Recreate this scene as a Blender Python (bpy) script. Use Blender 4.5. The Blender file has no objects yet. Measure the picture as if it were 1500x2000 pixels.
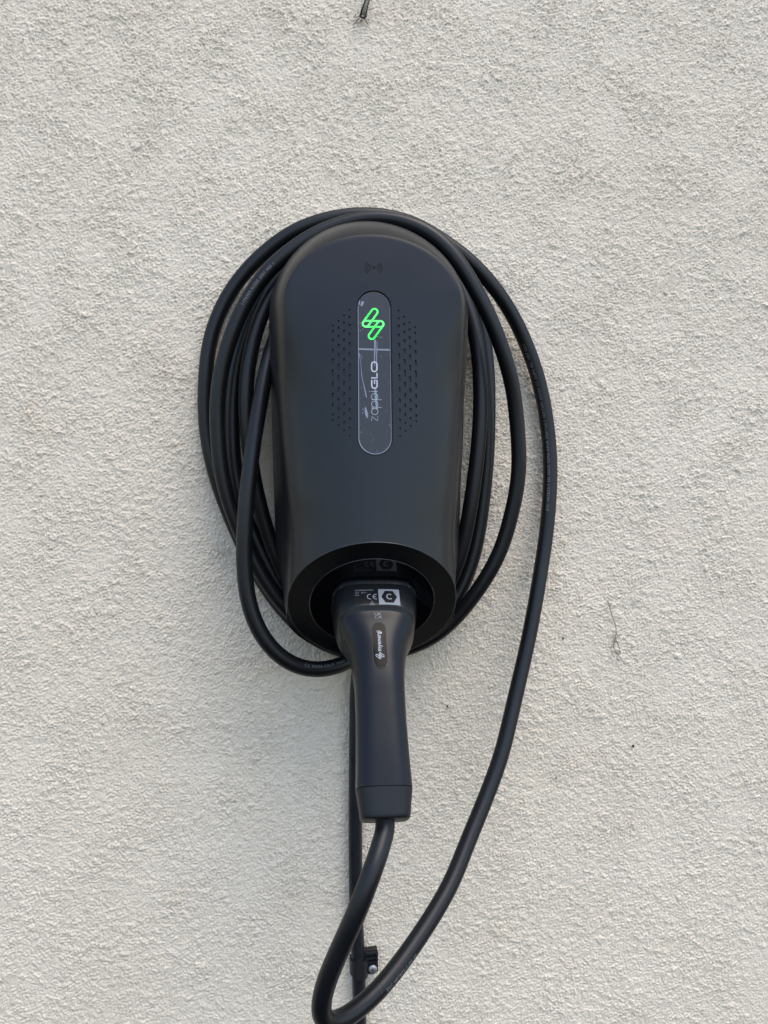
import bpy, bmesh, math, random
import numpy as np
from mathutils import Vector, Matrix

random.seed(4)
rng = np.random.default_rng(11)
scene = bpy.context.scene
col = scene.collection
R = math.radians

# ------------------------------------------------------------------ camera, world, sun, exposure
D = 0.78                      # camera's distance from the wall (metres)
YAW = math.atan(125 / 1500)   # looking slightly to the right
CAM = Vector((-0.046, -D, 0.0))
cam_d = bpy.data.cameras.new("camera")
cam = bpy.data.objects.new("camera", cam_d)
col.objects.link(cam)
cam.location = CAM
cam.rotation_euler = (R(90), 0, -YAW)
cam_d.sensor_fit = 'VERTICAL'
cam_d.sensor_height = 36
cam_d.lens = 27
cam_d.clip_start = 0.01
cam_d.clip_end = 100
scene.camera = cam

SUN_EL, SUN_AZ = R(64), R(34)     # azimuth measured from the wall's outward normal towards +X
sd = Vector((math.cos(SUN_EL) * math.sin(SUN_AZ), -math.cos(SUN_EL) * math.cos(SUN_AZ), math.sin(SUN_EL)))
w = bpy.data.worlds.new("World")
scene.world = w
w.use_nodes = True
nt = w.node_tree
sky = nt.nodes.new('ShaderNodeTexSky')
sky.sky_type = 'NISHITA'
sky.sun_disc = False
sky.sun_elevation = SUN_EL
sky.sun_rotation = math.atan2(sd.x, sd.y)
sky.air_density = 1.0
sky.dust_density = 1.2
sky.ozone_density = 0.3
bg = nt.nodes['Background']
bg.inputs['Strength'].default_value = 0.15
nt.links.new(sky.outputs[0], bg.inputs[0])
sun_d = bpy.data.lights.new("sun", 'SUN')
sun_d.energy = 0.75
sun_d.angle = R(40)
sun_d.color = (1.0, 0.91, 0.79)
sun = bpy.data.objects.new("sun", sun_d)
col.objects.link(sun)
sun.location = sd * 5
sun.rotation_euler = sd.to_track_quat('Z', 'Y').to_euler()
scene.view_settings.view_transform = 'Standard'
scene.view_settings.look = 'None'
scene.view_settings.gamma = 1
scene.view_settings.exposure = 1.24
scene.view_settings.use_curve_mapping = False
scene.render.engine = 'CYCLES'


# ------------------------------------------------------------------ helpers
def at(px, py, d):
    """Point standing d metres out from the wall along the line of sight (survey helper)."""
    f = Vector((math.sin(YAW), math.cos(YAW), 0))
    r = Vector((math.cos(YAW), -math.sin(YAW), 0))
    v = f + r * ((px - 750) / 1500) + Vector((0, 0, 1)) * ((1000 - py) / 1500)
    return CAM + v * ((D - d) / v.y)


def tag(o, label=None, cat=None, group=None, kind=None):
    if label: o['label'] = label
    if cat: o['category'] = cat
    if group: o['group'] = group
    if kind: o['kind'] = kind
    return o


def obj(name, me, mat=None, parent=None):
    o = bpy.data.objects.new(name, me)
    col.objects.link(o)
    if mat:
        me.materials.clear()
        me.materials.append(mat)
    if parent: o.parent = parent
    return o


def mesh(name, verts, faces, smooth=True):
    me = bpy.data.meshes.new(name)
    me.from_pydata([tuple(v) for v in verts], [], faces)
    me.update()
    if smooth:
        me.polygons.foreach_set('use_smooth', [True] * len(me.polygons))
    return me


def bm_mesh(name, bm, smooth=True, angle=None):
    me = bpy.data.meshes.new(name)
    bmesh.ops.recalc_face_normals(bm, faces=bm.faces)
    bm.to_mesh(me)
    bm.free()
    if smooth:
        me.polygons.foreach_set('use_smooth', [True] * len(me.polygons))
        if angle: me.set_sharp_from_angle(angle=R(angle))
    return me


def empty(name, loc=(0, 0, 0)):
    o = bpy.data.objects.new(name, None)
    o.empty_display_size = 0.02
    o.location = loc
    col.objects.link(o)
    return o


def smooth01(a, b, x):
    t = max(0.0, min(1.0, (x - a) / (b - a)))
    return t * t * (3 - 2 * t)


def interp(x, xs, ys):
    """monotone smooth interpolation through a table"""
    if x <= xs[0]: return ys[0]
    for i in range(len(xs) - 1):
        if x <= xs[i + 1]:
            h = xs[i + 1] - xs[i]
            t = (x - xs[i]) / h
            def sl(k):
                if k <= 0 or k >= len(xs) - 1: return 0.0
                a = (ys[k] - ys[k - 1]) / (xs[k] - xs[k - 1])
                b = (ys[k + 1] - ys[k]) / (xs[k + 1] - xs[k])
                return 0.0 if a * b <= 0 else 2 * a * b / (a + b)
            m0, m1 = sl(i) * h, sl(i + 1) * h
            return ((2*t**3 - 3*t*t + 1) * ys[i] + (t**3 - 2*t*t + t) * m0
                    + (-2*t**3 + 3*t*t) * ys[i + 1] + (t**3 - t*t) * m1)
    return ys[-1]


# ------------------------------------------------------------------ materials
def mat(name, color, rough=0.5, spec=0.5, metal=0.0, bump=None, vary=None, coat=0.0, emit=None):
    m = bpy.data.materials.new(name)
    m.use_nodes = True
    t = m.node_tree
    p = t.nodes['Principled BSDF']
    p.inputs['Base Color'].default_value = (*color, 1)
    p.inputs['Roughness'].default_value = rough
    p.inputs['Specular IOR Level'].default_value = spec
    p.inputs['Metallic'].default_value = metal
    p.inputs['Coat Weight'].default_value = coat
    if emit:
        p.inputs['Emission Color'].default_value = (*emit[0], 1)
        p.inputs['Emission Strength'].default_value = emit[1]
    tc = t.nodes.new('ShaderNodeTexCoord')
    if vary:       # (scale, colour spread, roughness spread): uneven handling marks and dust
        n = t.nodes.new('ShaderNodeTexNoise')
        n.inputs['Scale'].default_value = vary[0]
        n.inputs['Detail'].default_value = 6
        n.inputs['Roughness'].default_value = 0.65
        t.links.new(tc.outputs['Object'], n.inputs['Vector'])
        mr = t.nodes.new('ShaderNodeMapRange')
        mr.inputs['From Min'].default_value = 0.3
        mr.inputs['From Max'].default_value = 0.7
        mr.inputs['To Min'].default_value = rough - vary[2]
        mr.inputs['To Max'].default_value = rough + vary[2]
        t.links.new(n.outputs['Fac'], mr.inputs['Value'])
        t.links.new(mr.outputs['Result'], p.inputs['Roughness'])
        mx = t.nodes.new('ShaderNodeMix')
        mx.data_type = 'RGBA'
        mx.inputs['A'].default_value = (*[c * (1 - vary[1]) for c in color], 1)
        mx.inputs['B'].default_value = (*[c * (1 + vary[1]) for c in color], 1)
        t.links.new(n.outputs['Fac'], mx.inputs['Factor'])
        t.links.new(mx.outputs['Result'], p.inputs['Base Color'])
    if bump:       # (scale, strength, distance)
        n2 = t.nodes.new('ShaderNodeTexNoise')
        n2.inputs['Scale'].default_value = bump[0]
        n2.inputs['Detail'].default_value = 2
        t.links.new(tc.outputs['Object'], n2.inputs['Vector'])
        b = t.nodes.new('ShaderNodeBump')
        b.inputs['Strength'].default_value = bump[1]
        b.inputs['Distance'].default_value = bump[2]
        t.links.new(n2.outputs['Fac'], b.inputs['Height'])
        t.links.new(b.outputs['Normal'], p.inputs['Normal'])
    return m


M = {}
M['shell'] = mat('satin_black_plastic', (0.0065, 0.0074, 0.0092), 0.31, 0.31, bump=(1500, 0.12, 0.0003), vary=(14, 0.15, 0.04))
M['ring'] = mat('matt_black_ring', (0.003, 0.0033, 0.004), 0.5, 0.2)
M['gloss'] = mat('gloss_black_panel', (0.003, 0.003, 0.004), 0.06, 0.5)
M['badge'] = mat('black_badge', (0.0015, 0.0015, 0.002), 0.14, 0.1)
M['lip'] = mat('polished_black_edge', (0.02, 0.02, 0.022), 0.22, 0.6)
M['plug'] = mat('satin_black_plug', (0.0060, 0.0068, 0.0082), 0.30, 0.24, bump=(1800, 0.08, 0.0003), vary=(30, 0.15, 0.04))
M['rubber'] = mat('black_rubber_cap', (0.007, 0.0085, 0.0105), 0.5, 0.3, bump=(1500, 0.1, 0.0003))
M['sheath'] = mat('black_cable_sheath', (0.0045, 0.0052, 0.0066), 0.42, 0.34, bump=(900, 0.1, 0.0003), vary=(22, 0.3, 0.06))
M['supply'] = mat('glossy_black_pvc', (0.012, 0.013, 0.016), 0.3, 0.5, vary=(40, 0.2, 0.05))
M['clip'] = mat('black_nylon', (0.01, 0.0105, 0.012), 0.45, 0.45)
M['zinc'] = mat('zinc_screw', (0.40, 0.41, 0.43), 0.5, 0.5, metal=1.0)
M['print'] = mat('grey_cable_print', (0.17, 0.18, 0.19), 0.6, 0.3)
M['label'] = mat('grey_label_print', (0.2, 0.21, 0.23), 0.5, 0.4)
M['white'] = mat('white_print', (0.47, 0.49, 0.53), 0.4, 0.4)
M['thinwhite'] = mat('pale_print', (0.33, 0.35, 0.39), 0.4, 0.4)
M['crease'] = mat('film_crease', (0.19, 0.21, 0.25), 0.35, 0.5)
M['green'] = mat('lit_green_mark', (0.02, 0.2, 0.05), 0.4, 0.4, emit=((0.03, 0.95, 0.10), 0.72))
_t = M['green'].node_tree
_n = _t.nodes.new('ShaderNodeTexNoise')
_n.inputs['Scale'].default_value = 130
_tc = _t.nodes.new('ShaderNodeTexCoord')
_t.links.new(_tc.outputs['Object'], _n.inputs['Vector'])
_cr = _t.nodes.new('ShaderNodeValToRGB')
_cr.color_ramp.elements[0].position = 0.35
_cr.color_ramp.elements[0].color = (0.015, 0.80, 0.07, 1)
_cr.color_ramp.elements[1].position = 0.68
_cr.color_ramp.elements[1].color = (0.14, 1.0, 0.22, 1)
_t.links.new(_n.outputs['Fac'], _cr.inputs['Fac'])
_t.links.new(_cr.outputs['Color'], _t.nodes['Principled BSDF'].inputs['Emission Color'])
M['husk'] = mat('dry_husk', (0.30, 0.27, 0.22), 0.6, 0.3, vary=(300, 0.5, 0.1))
M['husk_dark'] = mat('dark_husk_rib', (0.035, 0.03, 0.026), 0.7, 0.2)
M['thread'] = mat('dirty_cobweb', (0.10, 0.09, 0.075), 0.8, 0.2)
M['soil'] = mat('black_dirt', (0.015, 0.013, 0.012), 0.8, 0.2)

# film-covered display strip: dark gloss under a film with dust specks
m = mat('film_covered_panel', (0.018, 0.019, 0.022), 0.32, 0.45)
t = m.node_tree
p = t.nodes['Principled BSDF']
tc = t.nodes.new('ShaderNodeTexCoord')
vo = t.nodes.new('ShaderNodeTexVoronoi')
vo.inputs['Scale'].default_value = 330
nz = t.nodes.new('ShaderNodeTexNoise')
nz.inputs['Scale'].default_value = 45
cr = t.nodes.new('ShaderNodeMapRange')
cr.inputs['From Min'].default_value = 0.17
cr.inputs['From Max'].default_value = 0.08
ml = t.nodes.new('ShaderNodeMath')
ml.operation = 'MULTIPLY'
th = t.nodes.new('ShaderNodeMapRange')
th.inputs['From Min'].default_value = 0.46
th.inputs['From Max'].default_value = 0.62
mx = t.nodes.new('ShaderNodeMix')
mx.data_type = 'RGBA'
mx.inputs['A'].default_value = (0.018, 0.019, 0.022, 1)
mx.inputs['B'].default_value = (0.30, 0.32, 0.36, 1)
t.links.new(tc.outputs['Object'], vo.inputs['Vector'])
t.links.new(tc.outputs['Object'], nz.inputs['Vector'])
t.links.new(vo.outputs['Distance'], cr.inputs['Value'])
t.links.new(nz.outputs['Fac'], th.inputs['Value'])
t.links.new(cr.outputs['Result'], ml.inputs[0])
t.links.new(th.outputs['Result'], ml.inputs[1])
t.links.new(ml.outputs[0], mx.inputs['Factor'])
t.links.new(mx.outputs['Result'], p.inputs['Base Color'])
M['film'] = m

# painted render: cream with faint blotches, dirt specks and a fine grain
m = bpy.data.materials.new('painted_render')
m.use_nodes = True
t = m.node_tree
p = t.nodes['Principled BSDF']
p.inputs['Roughness'].default_value = 0.85
p.inputs['Specular IOR Level'].default_value = 0.25
tc = t.nodes.new('ShaderNodeNewGeometry')


def wnoise(scale, detail=4, rough=0.6):
    n = t.nodes.new('ShaderNodeTexNoise')
    n.inputs['Scale'].default_value = scale
    n.inputs['Detail'].default_value = detail
    n.inputs['Roughness'].default_value = rough
    t.links.new(tc.outputs['Position'], n.inputs['Vector'])
    return n


def wmix(fac, a, b):
    x = t.nodes.new('ShaderNodeMix')
    x.data_type = 'RGBA'
    t.links.new(fac, x.inputs['Factor'])
    for s, v in (('A', a), ('B', b)):
        if isinstance(v, tuple): x.inputs[s].default_value = (*v, 1)
        else: t.links.new(v, x.inputs[s])
    return x.outputs['Result']


def wrange(v, a, b, c=0.0, d=1.0):
    x = t.nodes.new('ShaderNodeMapRange')
    x.inputs['From Min'].default_value = a
    x.inputs['From Max'].default_value = b
    x.inputs['To Min'].default_value = c
    x.inputs['To Max'].default_value = d
    t.links.new(v, x.inputs['Value'])
    return x.outputs['Result']


c = wmix(wrange(wnoise(5).outputs['Fac'], 0.35, 0.65), (0.725, 0.632, 0.505), (0.755, 0.662, 0.535))
c = wmix(wrange(wnoise(17, 3).outputs['Fac'], 0.58, 0.75, 0, 0.5), c, (0.69, 0.575, 0.445))
sp = t.nodes.new('ShaderNodeMath')
sp.operation = 'MULTIPLY'
t.links.new(wrange(wnoise(260, 2).outputs['Fac'], 0.68, 0.76), sp.inputs[0])
t.links.new(wrange(wnoise(9, 3).outputs['Fac'], 0.52, 0.66), sp.inputs[1])
c = wmix(sp.outputs[0], c, (0.16, 0.14, 0.12))
sm_noise = wrange(wnoise(330, 3, 0.7).outputs['Fac'], 0.46, 0.66)
for (qx, qy, qr, qs) in ((1087, 1515, 0.011, 0.55), (430, 1085, 0.016, 0.75), (455, 905, 0.012, 0.5), (985, 965, 0.011, 0.8), (1180, 1300, 0.02, 0.25), (1265, 1358, 0.012, 0.35), (235, 1490, 0.02, 0.3), (880, 1210, 0.012, 0.25), (300, 250, 0.02, 0.3), (980, 1690, 0.015, 0.25), (716, 30, 0.012, 0.5)):
    pc = at(qx, qy, 0.0)
    vd = t.nodes.new('ShaderNodeVectorMath')
    vd.operation = 'DISTANCE'
    t.links.new(tc.outputs['Position'], vd.inputs[0])
    vd.inputs[1].default_value = pc
    mm_ = t.nodes.new('ShaderNodeMath')
    mm_.operation = 'MULTIPLY'
    t.links.new(wrange(vd.outputs['Value'], qr, qr * 0.15, 0.0, qs), mm_.inputs[0])
    t.links.new(sm_noise, mm_.inputs[1])
    c = wmix(mm_.outputs[0], c, (0.13, 0.115, 0.10))
t.links.new(c, p.inputs['Base Color'])
b = t.nodes.new('ShaderNodeBump')
b.inputs['Strength'].default_value = 0.9
b.inputs['Distance'].default_value = 0.0018
t.links.new(wnoise(340, 3, 0.6).outputs['Fac'], b.inputs['Height'])
t.links.new(b.outputs['Normal'], p.inputs['Normal'])
M['render'] = m


# ------------------------------------------------------------------ the rendered wall
def build_wall():
    x0, x1, z0, z1, st = -0.45, 0.51, -0.59, 0.59, 0.001
    nx, nz_ = int(round((x1 - x0) / st)), int(round((z1 - z0) / st))
    fx = np.fft.fftfreq(nx, st)[None, :]
    fz = np.fft.fftfreq(nz_, st)[:, None]

    def band(wl, bw, ax=1.0):
        f = np.sqrt((fx * ax) ** 2 + fz ** 2) + 1e-9
        g = np.exp(-(np.log(f * wl) / bw) ** 2)
        n = np.fft.ifft2(np.fft.fft2(rng.standard_normal((nz_, nx))) * g).real
        return n / n.std()
    n1 = band(0.0048, 0.8, 1.2)
    n3 = band(0.0028, 0.5, 1.05)
    n4 = band(0.09, 0.6)
    n5 = band(0.30, 0.6)
    wx_, wz_ = band(0.006, 0.6), band(0.006, 0.6)
    # thrown grit: overlapping flattened grains of uneven size
    N = 150000
    cx = rng.uniform(0, nx, N)
    cz = rng.uniform(0, nz_, N)
    rad = np.clip(rng.lognormal(math.log(1.32), 0.28, N), 0.8, 2.7)          # in grid steps (mm)
    asp = rng.uniform(1.0, 1.9, N)
    rot = rng.normal(0, 0.6, N)
    hgt = rad * rng.uniform(0.14, 0.36, N)
    W = 7
    oy, ox = np.mgrid[-W:W + 1, -W:W + 1]
    H = np.zeros(nx * nz_, np.float32)
    for a in range(0, N, 8000):
        sl = slice(a, a + 8000)
        ix, iz = cx[sl].astype(int), cz[sl].astype(int)
        gx = ix[:, None] + ox.ravel()[None, :]
        gz = iz[:, None] + oy.ravel()[None, :]
        dx, dz = gx - cx[sl, None], gz - cz[sl, None]
        cr_, sr_ = np.cos(rot[sl, None]), np.sin(rot[sl, None])
        u = (dx * cr_ + dz * sr_) / (rad[sl, None] * asp[sl, None])
        v = (-dx * sr_ + dz * cr_) / rad[sl, None]
        q2 = u * u + v * v
        val = hgt[sl, None] * np.clip(1 - q2, 0, 1) ** 0.65
        ok = val > 0
        np.maximum.at(H, ((gz[ok] % nz_) * nx + gx[ok] % nx), val[ok].astype(np.float32))
    H = H.reshape(nz_, nx)
    jj, kk_ = np.mgrid[0:nz_, 0:nx]
    H = H[(jj + 0.9 * wz_).round().astype(int) % nz_, (kk_ + 1.1 * wx_).round().astype(int) % nx]
    H = (H + 0.2 * (np.roll(H, 1, 0) + np.roll(H, -1, 0) + np.roll(H, 1, 1) + np.roll(H, -1, 1))) / 1.8
    amp = np.clip(0.98 + 0.13 * n4, 0.65, 1.35)
    h = amp * (0.00185 * H + 0.00008 * n1 + 0.00040 * n3) + 0.00008 * n4 + 0.0003 * n5 - 0.0005
    h = np.pad(h, ((0, 1), (0, 1)), mode='wrap')          # the relief repeats seamlessly beyond the frame
    nz1, nx1 = h.shape
    V = np.empty((nz1, nx1, 3), np.float32)
    V[..., 0] = (x0 + st * np.arange(nx1))[None, :]
    V[..., 2] = (z0 + st * np.arange(nz1))[:, None]
    V[..., 1] = -h
    verts = V.reshape(-1, 3)
    idx = np.arange(nx1 * nz1).reshape(nz1, nx1)
    q = np.stack([idx[:-1, :-1], idx[:-1, 1:], idx[1:, 1:], idx[1:, :-1]], -1).reshape(-1, 4).astype(np.int32)
    me = bpy.data.meshes.new('wall')
    me.vertices.add(len(verts))
    me.vertices.foreach_set('co', verts.ravel())
    me.loops.add(q.size)
    me.loops.foreach_set('vertex_index', q.ravel())
    me.polygons.add(len(q))
    me.polygons.foreach_set('loop_start', np.arange(0, q.size, 4, dtype=np.int32))
    me.polygons.foreach_set('use_smooth', np.ones(len(q), bool))
    me.update()
    me.validate()
    wall = tag(obj('wall', me, M['render']), 'cream painted wall with coarse textured render behind the charger', 'wall', kind='structure')
    for i in (-1, 0, 1):
        for j in (-1, 0, 1):
            if i or j:
                o = obj('wall_stretch', me, None, wall)
                o.location = (i * nx * st, 0, j * nz_ * st)
    return wall


build_wall()

# ------------------------------------------------------------------ the wall charger
Z_TOP, R_TOP, D0 = 0.178, 0.093, 0.036           # centre of the top arc, its radius, back plane
CZ, HZ, CR = -0.081, 0.056, 0.0745               # the slanted lower end is a circle of radius CR
DC0, DSL = 0.150, 0.86                           # its depth at the front edge and slope


def d_cut(z): return DC0 - (CZ + HZ - z) * DSL


def d_front(z):
    return DC0 - 0.036 * (z - (CZ + HZ)) / 0.29


DB, HD0 = 0.046, 0.055                          # where the flanks start, half depth of the lower barrel


def half_w(z):
    if z >= CZ:
        return interp(z, [CZ, -0.05, -0.025, 0.02, 0.09, Z_TOP], [0.0805, 0.0862, 0.0878, 0.0895, 0.0915, R_TOP])
    return CR * max(0.0, 1 - ((z - CZ) / HZ) ** 2) ** 0.5 * 0.0805 / CR


_sec = {}


def section(z):
    """barrel front joined to the wider back by flat flanks: (a, w1, dc, hd, n, xt, k)"""
    key = round(z, 6)
    if key in _sec: return _sec[key]
    zz = min(z, Z_TOP)
    zf = CZ + HZ
    w1 = interp(zz, [zf, 0.02, 0.07, 0.12, Z_TOP], [CR, 0.0785, 0.0825, 0.0862, 0.0885])
    hd = interp(zz, [zf, 0.05, Z_TOP], [HD0, 0.053, 0.050])
    n = interp(zz, [zf, 0.03, 0.10, Z_TOP], [2.0, 2.15, 2.6, 3.0])
    df = DC0 - 0.036 * (z - zf) / 0.29
    dc = df - hd
    a = half_w(zz)
    best, xt = -1.0, 0.0
    for q in range(1, 400):
        x = w1 * math.sin(math.pi / 2 * q / 400)
        d = dc + hd * max(0.0, 1 - (x / w1) ** n) ** (1 / 2.0)
        if x < a - 1e-4:
            k = (d - DB) / (a - x)
            if k > best: best, xt = k, x
    _sec[key] = (a, w1, dc, hd, n, xt, best)
    return _sec[key]


def prof(r, z, m=0):
    """front depth at fraction r of the half width"""
    df = d_front(z)
    a, w1, dc, hd, n, xt, k = section(z)
    x = r * a
    if x <= xt: dB = dc + hd * max(0.0, 1 - (x / w1) ** n) ** 0.5
    else: dB = DB + k * (a - x)
    wA = smooth01(0.085, 0.205, z)
    if wA > 0:
        e = 0.82
        if r <= e: dA = df
        else:
            kk = (r - e) / (1 - e)
            dA = df - (df - 0.066) * (0.42 * kk + 0.58 * kk ** 2.2)
        if r >= 0.9999: dA = 0.060
        return dA * wA + dB * (1 - wA)
    return dB


def front_depth(x, z):
    if z > Z_TOP:
        r = math.hypot(x, z - Z_TOP) / R_TOP
    else: r = abs(x) / half_w(z)
    return prof(r, z)


def build_shell():
    cols = []                                     # (outline function, z, r_end, m)
    us = [0, .002, .006, .012, .02, .03, .045, .06, .08, .10, .12, .14, .16, .178, .19, .22, .26, .31, .37, .43, .5, .57, .64, .71, .78, .85, .9, .95, 1.0]
    nb, ns, na = 40, 48, 44
    side = []
    for i in range(1, nb):
        psi = math.pi * (1 - i / nb)
        z = CZ + HZ * math.cos(psi)
        cw = CR * math.sin(psi)
        side.append((half_w(z), z, cw, 0))
    zf = CZ + HZ
    for i in range(0, ns + 1):
        z = zf + (Z_TOP - zf) * i / ns
        side.append((half_w(z), z, 0.0, 0))
    for sgn in (-1, 1):
        pass
    columns = []
    for (a, z, r, m_) in side: columns.append(('s', -1, a, z, r, m_))
    for i in range(1, na):
        columns.append(('t', math.pi * (1 - i / na), 0, 0, 0.0, 2.7))
    for (a, z, r, m_) in reversed(side): columns.append(('s', 1, a, z, r, m_))
    bm = bmesh.new()
    grid = []
    for cdef in columns:
        vs = []
        for k, u in enumerate([None] + us):
            if cdef[0] == 's':
                _, sg, a, z, re, m_ = cdef
                if u is None: x, zz, d = sg * a, z, D0
                else:
                    if re > 0:                     # stops at the slanted end
                        xx = a - (a - re) * u
                        _, w1, dc, hd, n_, xt, kf = section(z)
                        de = d_cut(z)
                        if re < xt: d = dc + hd * max(0.0, 1 - min(1, xx / w1) ** 2) ** 0.5 if xx <= xt else DB + kf * (a - xx)
                        else: d = DB + (de - DB) * u
                        if u == 1.0: d = de
                        d = min(d, de)
                        x, zz = sg * xx, z
                    else:
                        r = 1 - u
                        x, zz = sg * a * r, z
                        d = prof(r, z)
                    d = max(d, D0 + 0.0002)
            else:
                ph = cdef[1]
                zo = Z_TOP + R_TOP * math.sin(ph)
                if u is None: x, zz, d = R_TOP * math.cos(ph), zo, D0
                else:
                    r = 1 - u
                    x, zz = R_TOP * r * math.cos(ph), Z_TOP + R_TOP * r * math.sin(ph) - 0.0146 * math.sin(ph) * (min(1.0, (1 - r) / 0.18) if r > 0.6 else smooth01(0.0, 0.6, r))
                    # blend weight follows the arc; depth plane follows the point itself
                    df = d_front(zz)
                    d = prof(r, zo) - d_front(zo) + df if r < 0.82 else prof(r, zo) + (df - d_front(zo)) * (1 - r) / 0.18
                    d = max(d, D0 + 0.0002)
            vs.append(bm.verts.new((x, -d, zz)))
        grid.append(vs)
    sharp = []
    ncol = len(columns)
    for i in range(ncol - 1):
        for k in range(len(us)):
            try: bm.faces.new((grid[i][k], grid[i][k + 1], grid[i + 1][k + 1], grid[i + 1][k]))
            except ValueError: pass
    # slanted end face and flat back
    left = [grid[i][-1] for i in range(nb - 1)]
    right = [grid[ncol - 1 - i][-1] for i in range(nb - 1)]
    tip = grid[nb - 1][-1]
    rf = bm.faces.new(left + [tip] + right[::-1])
    rf.material_index = 1
    bm.faces.new((grid[0][0], grid[0][-1], grid[-1][-1], grid[-1][0])) if False else None
    # close the lowest point of the wall of the shell
    loop0 = [v for v in grid[0]]
    loop1 = [v for v in grid[-1]]
    for k in range(len(us)):
        try: bm.faces.new((loop0[k + 1], loop0[k], loop1[k], loop1[k + 1]))
        except ValueError: pass
    bm.faces.new([grid[i][0] for i in range(ncol)])
    bmesh.ops.remove_doubles(bm, verts=bm.verts, dist=2e-5)
    bmesh.ops.dissolve_degenerate(bm, edges=bm.edges, dist=1e-5)
    edge_pts = [v.co.copy() for v in left + [tip] + right[::-1]] if False else None
    me = bm_mesh('shell', bm)
    return me


def stadium(hw, hl, n=10):
    """outline of a long rounded slot, half width hw, half length hl (vertical)"""
    pts = []
    for i in range(n + 1):
        a = math.pi * i / n
        pts.append((hw * math.cos(a), hl - hw + hw * math.sin(a)))
    for i in range(n + 1):
        a = math.pi + math.pi * i / n
        pts.append((hw * math.cos(a), -(hl - hw) + hw * math.sin(a)))
    return pts


def prism_bm(bm, pts, to3, n0, n1):
    """closed prism over an outline; to3(x, y, n) maps to space"""
    a = [bm.verts.new(to3(x, y, n0)) for x, y in pts]
    b_ = [bm.verts.new(to3(x, y, n1)) for x, y in pts]
    k = len(pts)
    bm.faces.new(a[::-1])
    bm.faces.new(b_)
    for i in range(k):
        bm.faces.new((a[i], a[(i + 1) % k], b_[(i + 1) % k], b_[i]))


TILT = math.atan(0.036 / 0.29)
ct, stl = math.cos(TILT), math.sin(TILT)


def face_frame(x0, z0):
    """frame on the front of the shell at (x0, z0): x, y along the face, n outwards"""
    d = front_depth(x0, z0)
    dx = (front_depth(x0 + 0.001, z0) - front_depth(x0 - 0.001, z0)) / 0.002
    nrm = Vector((-dx, -1, stl / ct)).normalized()
    yv = Vector((0, stl, ct))
    yv = (yv - nrm * yv.dot(nrm)).normalized()
    xv = yv.cross(nrm).normalized()
    if xv.x < 0: xv = -xv
    o = Vector((x0, -d, z0))
    return lambda x, y, n: o + xv * x + yv * y + nrm * n


charger = empty('wall_charger', (0, -D0, CZ - HZ))
tag(charger, 'black domed car charger with lit green mark, fixed to the cream wall', 'charger')


def part(name, me, mt, parent=charger):
    o = obj(name, me, mt, parent)
    o.matrix_parent_inverse = Matrix.Translation(charger.location).inverted() if parent is charger else Matrix.Identity(4)
    return o


shell_me = build_shell()
shell = part('shell', shell_me, None)
shell_me.materials.append(M['shell'])
shell_me.materials.append(M['ring'])

# --- recesses cut into the face: display pocket, vent slots, contactless symbol
PZ = 0.1185
strip = face_frame(0, PZ)
PHW, PHL = 0.0150, 0.0720
cut = bmesh.new()
prism_bm(cut, stadium(PHW, PHL, 20), strip, -0.0022, 0.004)
S = 1 / 5.88
tables = [
    (0.0352, [440, 510, 618, 735, 860, 992, 1125, 1252, 1368, 1477, 1542], [18, 34, 46, 56, 68, 86, 66, 56, 46, 36, 18]),
    (0.0303, [385, 470, 568, 678, 792, 922, 1055, 1188, 1307, 1412, 1512, 1600], [24, 32, 42, 52, 62, 76, 76, 60, 50, 42, 32, 20]),
    (0.0257, [318, 407, 503, 612, 727, 855, 988, 1120, 1245, 1365, 1472, 1570, 1660], [24, 34, 42, 50, 58, 72, 88, 66, 54, 46, 40, 32, 20]),
    (0.0210, [248, 338, 435, 543, 660, 787, 922, 1047, 1185, 1310, 1428, 1535, 1633, 1722], [20, 30, 40, 50, 60, 72, 82, 80, 66, 56, 50, 40, 30, 18]),
]
slots = []
for xc, ys, ls in tables:
    for y, l in zip(ys, ls):
        zz = at(735, 560 + y * S, 0.132).z
        hl = max(0.00085, l * S / 2 / 2330)
        for sg in (-1, 1):
            slots.append((sg * xc, zz, hl))
SHW = 0.00088
for x, z, hl in slots:
    prism_bm(cut, stadium(SHW, max(hl, SHW + 1e-5), 4), face_frame(x, z), -0.0019, 0.002)
icon = face_frame(0, at(733, 523, 0.1215).z)


def arc_band(r0, r1, a0, a1, n=12):
    return [(r1 * math.cos(a0 + (a1 - a0) * i / n), r1 * math.sin(a0 + (a1 - a0) * i / n)) for i in range(n + 1)] + \
           [(r0 * math.cos(a1 + (a0 - a1) * i / n), r0 * math.sin(a1 + (a0 - a1) * i / n)) for i in range(n + 1)]


def band_bm(bm, pts, to3, n0, n1):
    """closed prism over a curved band given as outer points then inner points reversed"""
    k = len(pts) // 2
    o0 = [bm.verts.new(to3(x, y, n0)) for x, y in pts[:k]]
    o1 = [bm.verts.new(to3(x, y, n1)) for x, y in pts[:k]]
    i0 = [bm.verts.new(to3(x, y, n0)) for x, y in pts[k:][::-1]]
    i1 = [bm.verts.new(to3(x, y, n1)) for x, y in pts[k:][::-1]]
    for j in range(k - 1):
        bm.faces.new((o0[j], o0[j + 1], i0[j + 1], i0[j]))
        bm.faces.new((o1[j + 1], o1[j], i1[j], i1[j + 1]))
        bm.faces.new((o0[j + 1], o0[j], o1[j], o1[j + 1]))
        bm.faces.new((i0[j], i0[j + 1], i1[j + 1], i1[j]))
    for j in (0, k - 1):
        bm.faces.new((o0[j], i0[j], i1[j], o1[j]))


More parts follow.
